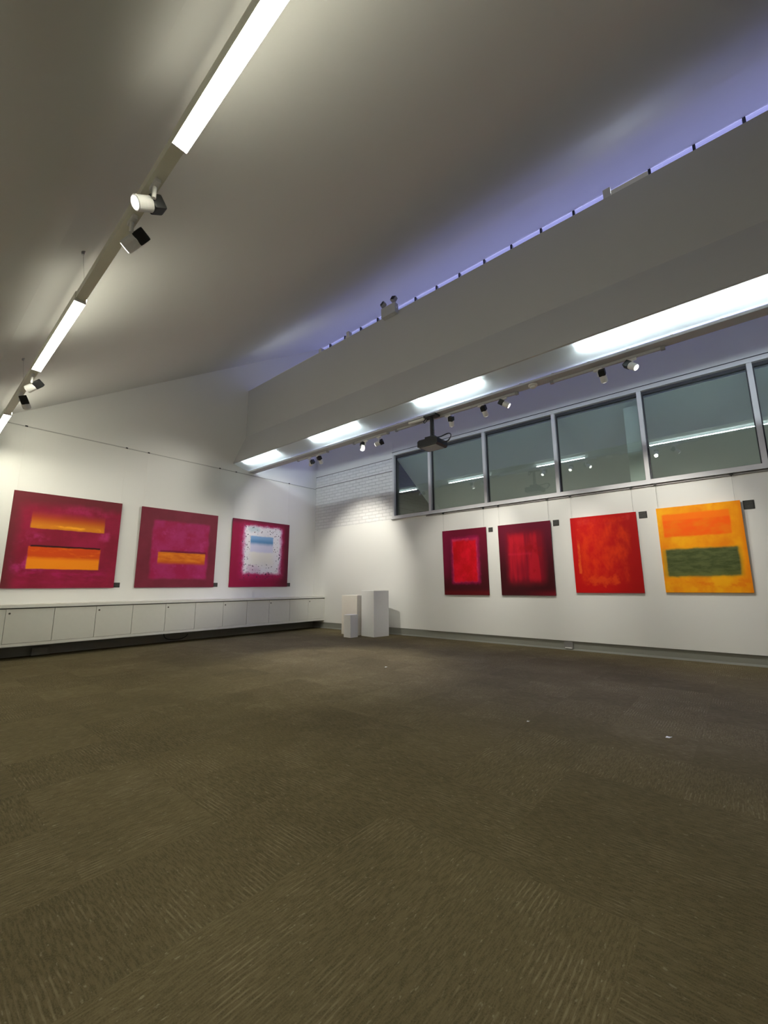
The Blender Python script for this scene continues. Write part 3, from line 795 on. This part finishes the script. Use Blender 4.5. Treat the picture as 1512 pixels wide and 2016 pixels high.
# hangers: hook on the rail and a cord down to the canvas
for x, zt, which in ((4.72, 2.46, 'left corner of the leftmost red painting'), (5.76, 2.46, 'right corner of the leftmost red painting'),
                     (6.12, 2.457, 'left corner of the very dark red painting'), (7.17, 2.457, 'right corner of the very dark red painting'),
                     (7.61, 2.455, 'left corner of the plain scarlet painting'), (8.65, 2.455, 'right corner of the plain scarlet painting'),
                     (9.02, 2.469, 'left corner of the yellow painting'), (10.04, 2.469, 'right corner of the yellow painting')):
    t = thing('picture_hanger', 'black hook and thin cord above the ' + which, 'picture hanger', (x, -.062, 2.90), 'hangers on the rail under the window')
    bm = nb(); box(bm, x - .022, x + .022, -.088, -.0725, 2.885, 2.915); box(bm, x - .008, x + .008, -.084, -.0725, 2.865, 2.888); part('hook', bm, M_black, t)
    bm = nb(); tube(bm, [(x, -.078, 2.875), (x, -.075, zt - .04)], .0018, 6); part('cord', bm, M_cord, t)
for y, which in ((-7.13, 'left corner of the two bar crimson painting'), (-5.42, 'right corner of the two bar crimson painting'),
                 (-4.97, 'left corner of the magenta painting'), (-3.25, 'right corner of the magenta painting'),
                 (-2.79, 'left corner of the speckled painting'), (-1.06, 'right corner of the speckled painting')):
    t = thing('picture_hanger', 'tiny rail hook and cord above the ' + which, 'picture hanger', (.006, y, 4.22), 'hangers on the left wall rail')
    bm = nb(); box(bm, .0125, .026, y - .02, y + .02, 4.20, 4.225); part('hook', bm, M_black, t)
    bm = nb(); tube(bm, [(.02, y, 4.2), (.018, y, 2.93)], .0012, 6); part('cord', bm, M_lam, t)
tag(bx('cover_strip', M_white, (.0125, .03, -3.16, -2.78, 4.222, 4.236)), 'short white strip clipped on the left wall rail beside the beam', 'rail cover')

# caption cards
def card_mat():
    k = NT('caption_card_black', 0.5, 0.3)
    s = k.sep(k.uv()); V = s[1]
    ln = k.math('GREATER_THAN', k.math('FRACT', k.math('MULTIPLY', V, 7.0)), 0.72)
    nz = k.ss(k.noise(k.xyz(k.math('MULTIPLY', s[0], 22.0), k.math('FLOOR', k.math('MULTIPLY', V, 7.0))), 1.0, 2.0), .42, .5)
    inr = rect(k, s[0], V, .12, .85, .12, .88, .01)
    k.color(k.mix(M2(k, M2(k, ln, nz), M2(k, inr, .5)), (0.022, 0.022, 0.020), (0.25, 0.25, 0.24)))
    return k.m
M_card = card_mat()
def card(axis, a0, a1, z0, z1, label, group):
    bm = nb(); uvl = bm.loops.layers.uv.new('UVMap')
    if axis == 'x': box(bm, a0, a1, -.055, -.0505, z0, z1); ai = 0
    else: box(bm, .0005, .005, a0, a1, z0, z1); ai = 1
    for f in bm.faces:
        for l in f.loops: l[uvl].uv = ((l.vert.co[ai] - a0) / (a1 - a0), (l.vert.co.z - z0) / (z1 - z0))
    tag(obj('caption_card', bm, M_card), label, 'caption card', group)
for a, b, c, d, lab in ((5.855, 5.955, 2.345, 2.445, 'leftmost red painting'), (7.245, 7.36, 2.345, 2.463, 'very dark red painting'),
                        (8.725, 8.85, 2.335, 2.455, 'plain scarlet painting'), (10.128, 10.26, 2.325, 2.463, 'yellow painting')):
    card('x', a, b, c, d, 'small black caption card at the top right corner of the ' + lab, 'caption cards under the window')
for a, b, lab in ((-5.395, -5.285, 'two bar crimson painting'), (-3.225, -3.115, 'magenta painting'), (-1.02, -.905, 'speckled painting')):
    card('y', a, b, 1.20, 1.30, 'small black caption card at the bottom right corner of the ' + lab, 'caption cards on the left wall')

# ------------------------------------------------------------------ wall cabinets
CD, CZ0, CZ1 = 0.505, 0.228, 0.862
tag(bx('countertop', M_lam, (0.0005, 0.54, -9.06, -0.02, 0.867, 0.922), bevel=.003), 'long white shelf top running over all the wall cabinets', 'countertop')
edges = [-0.02, -1.28, -2.58, -3.88, -5.167, -6.447, -7.74, -9.05]
meet = [-0.64, -1.935, -3.21, -4.525, -5.804, -7.11, -8.4]
cab_lab = ['white wall cabinet ending at the corner beside the plinths', 'white wall cabinet under the speckled painting',
           'white wall cabinet between the magenta and speckled paintings', 'white wall cabinet under the magenta painting',
           'white wall cabinet under the gap right of the crimson painting', 'white wall cabinet under the two bar crimson painting',
           'white wall cabinet cut by the left edge of the picture']
for i, (m, lab) in enumerate(zip(meet, cab_lab)):
    b, a = edges[i], edges[i + 1]
    t = thing('cabinet', lab, 'cabinet', (.25, (a + b) / 2, CZ0), 'white wall cabinets under the shelf')
    bm = nb(); box(bm, 0.0195, CD - .02, a + .001, b - .001, CZ0, CZ1); box(bm, CD - .02, CD + .012, a + .001, b - .001, CZ0, CZ0 + .05); part('carcass', bm, M_lam, t)
    bm = nb(); box(bm, CD - .018, CD + .002, a + .002, b - .002, CZ1 - .012, CZ1 + .004); part('rebate', bm, M_gap, t)
    for (p, q, lock) in ((a, m, False), (m, b, True)):
        bm = nb(); box(bm, CD - .019, CD + .013, p + .004, q - .004, CZ0 + .055, CZ1 - .014); d = part('door', bm, M_lamd, t)
        if lock:
            bm = nb(); tube(bm, [(CD + .012, p + .05, CZ1 - .085), (CD + .018, p + .05, CZ1 - .085)], .016, 14); part('lock', bm, M_keyhole, d)

# things under the cabinets
t = thing('power_outlet', 'grey power outlet box low on the wall under the cabinets, at left', 'power outlet', (.02, -6.5, .0))
bm = nb(); box(bm, .019, .12, -6.62, -6.36, .004, .135); part('housing', bm, M_skirt_e, t, bevel=.005)
bm = nb(); box(bm, .121, .127, -6.58, -6.40, .03, .11); part('plate', bm, M_skirt, t)
bm = nb(); tube(bm, arc([(.03, -4.32, .20), (.05, -4.30, .10), (.06, -4.2, .05), (.07, -4.0, .04), (.05, -3.85, .07), (.03, -3.78, .13)]), .008, 8)
tag(obj('cable', bm, M_black, smooth=True), 'black cable looped under the cabinets', 'cable')
t = thing('power_outlet', 'power outlet set in the grey skirting under the dark red paintings', 'power outlet', (7.355, -.02, .0))
bm = nb(); box(bm, 7.28, 7.435, -.045, -.0185, .018, .15); part('plate', bm, M_rail, t, bevel=.004)
bm = nb(); box(bm, 7.295, 7.42, -.062, -.0455, .032, .048); part('flap', bm, M_white, t)

# ------------------------------------------------------------------ plinths
def plinth(corners, h, mat, label):
    """corners: near-left, front, near-right and back points on the floor"""
    cx = sum(p[0] for p in corners) / len(corners); cy = sum(p[1] for p in corners) / len(corners)
    bm = nb(); prism(bm, corners, 0.0, h, 'z')
    o = obj('plinth', bm, mat, None, (cx, cy, 0.0), bevel=.004)
    tag(o, label, 'plinth', 'white display plinths in the corner')
def sq(fc, ang, wl, wr):
    """front corner, direction of the right hand face, widths of left and right faces"""
    r = Vector((math.cos(ang), math.sin(ang))); l = Vector((-math.sin(ang), math.cos(ang)))
    f = Vector(fc); return [tuple(f), tuple(f + r * wr), tuple(f + r * wr + l * wl), tuple(f + l * wl)]
plinth(sq((3.166, -.822), math.radians(81.5), .48, .48), 1.088, M_ped, 'tallest white plinth, at the right of the corner group')
plinth(sq((2.796, -1.231), math.radians(87), .24, .24), .525, M_ped, 'shortest white plinth standing in front of the warm-tinted one')
plinth(sq((2.60, -.812), math.radians(85), .60, .42), .97, M_pedw, 'medium warm-tinted plinth at the back left of the group')

# litter on the carpet
for x, y, s, lab in ((9.415, -4.309, .022, 'white paper scrap on the carpet in front of the red painting'),
                     (5.779, -3.473, .02, 'white paper scrap on the carpet in front of the plinths'),
                     (8.401, -4.617, .012, 'tiny pale crumb of paper in the middle of the carpet')):
    bm = nb()
    vs = [bm.verts.new((x + s * a, y + s * b, .004 + s * c)) for a, b, c in ((-1, -.4, 0), (.2, -.6, .1), (1, .1, .5), (.3, .6, .1), (-.7, .4, .3))]
    bm.faces.new(vs)
    r = bmesh.ops.extrude_face_region(bm, geom=bm.faces[:]); bmesh.ops.translate(bm, verts=[v for v in r['geom'] if isinstance(v, bmesh.types.BMVert)], vec=(0, 0, -.003))
    tag(obj('paper_scrap', bm, M_white), lab, 'litter', 'paper scraps on the carpet')
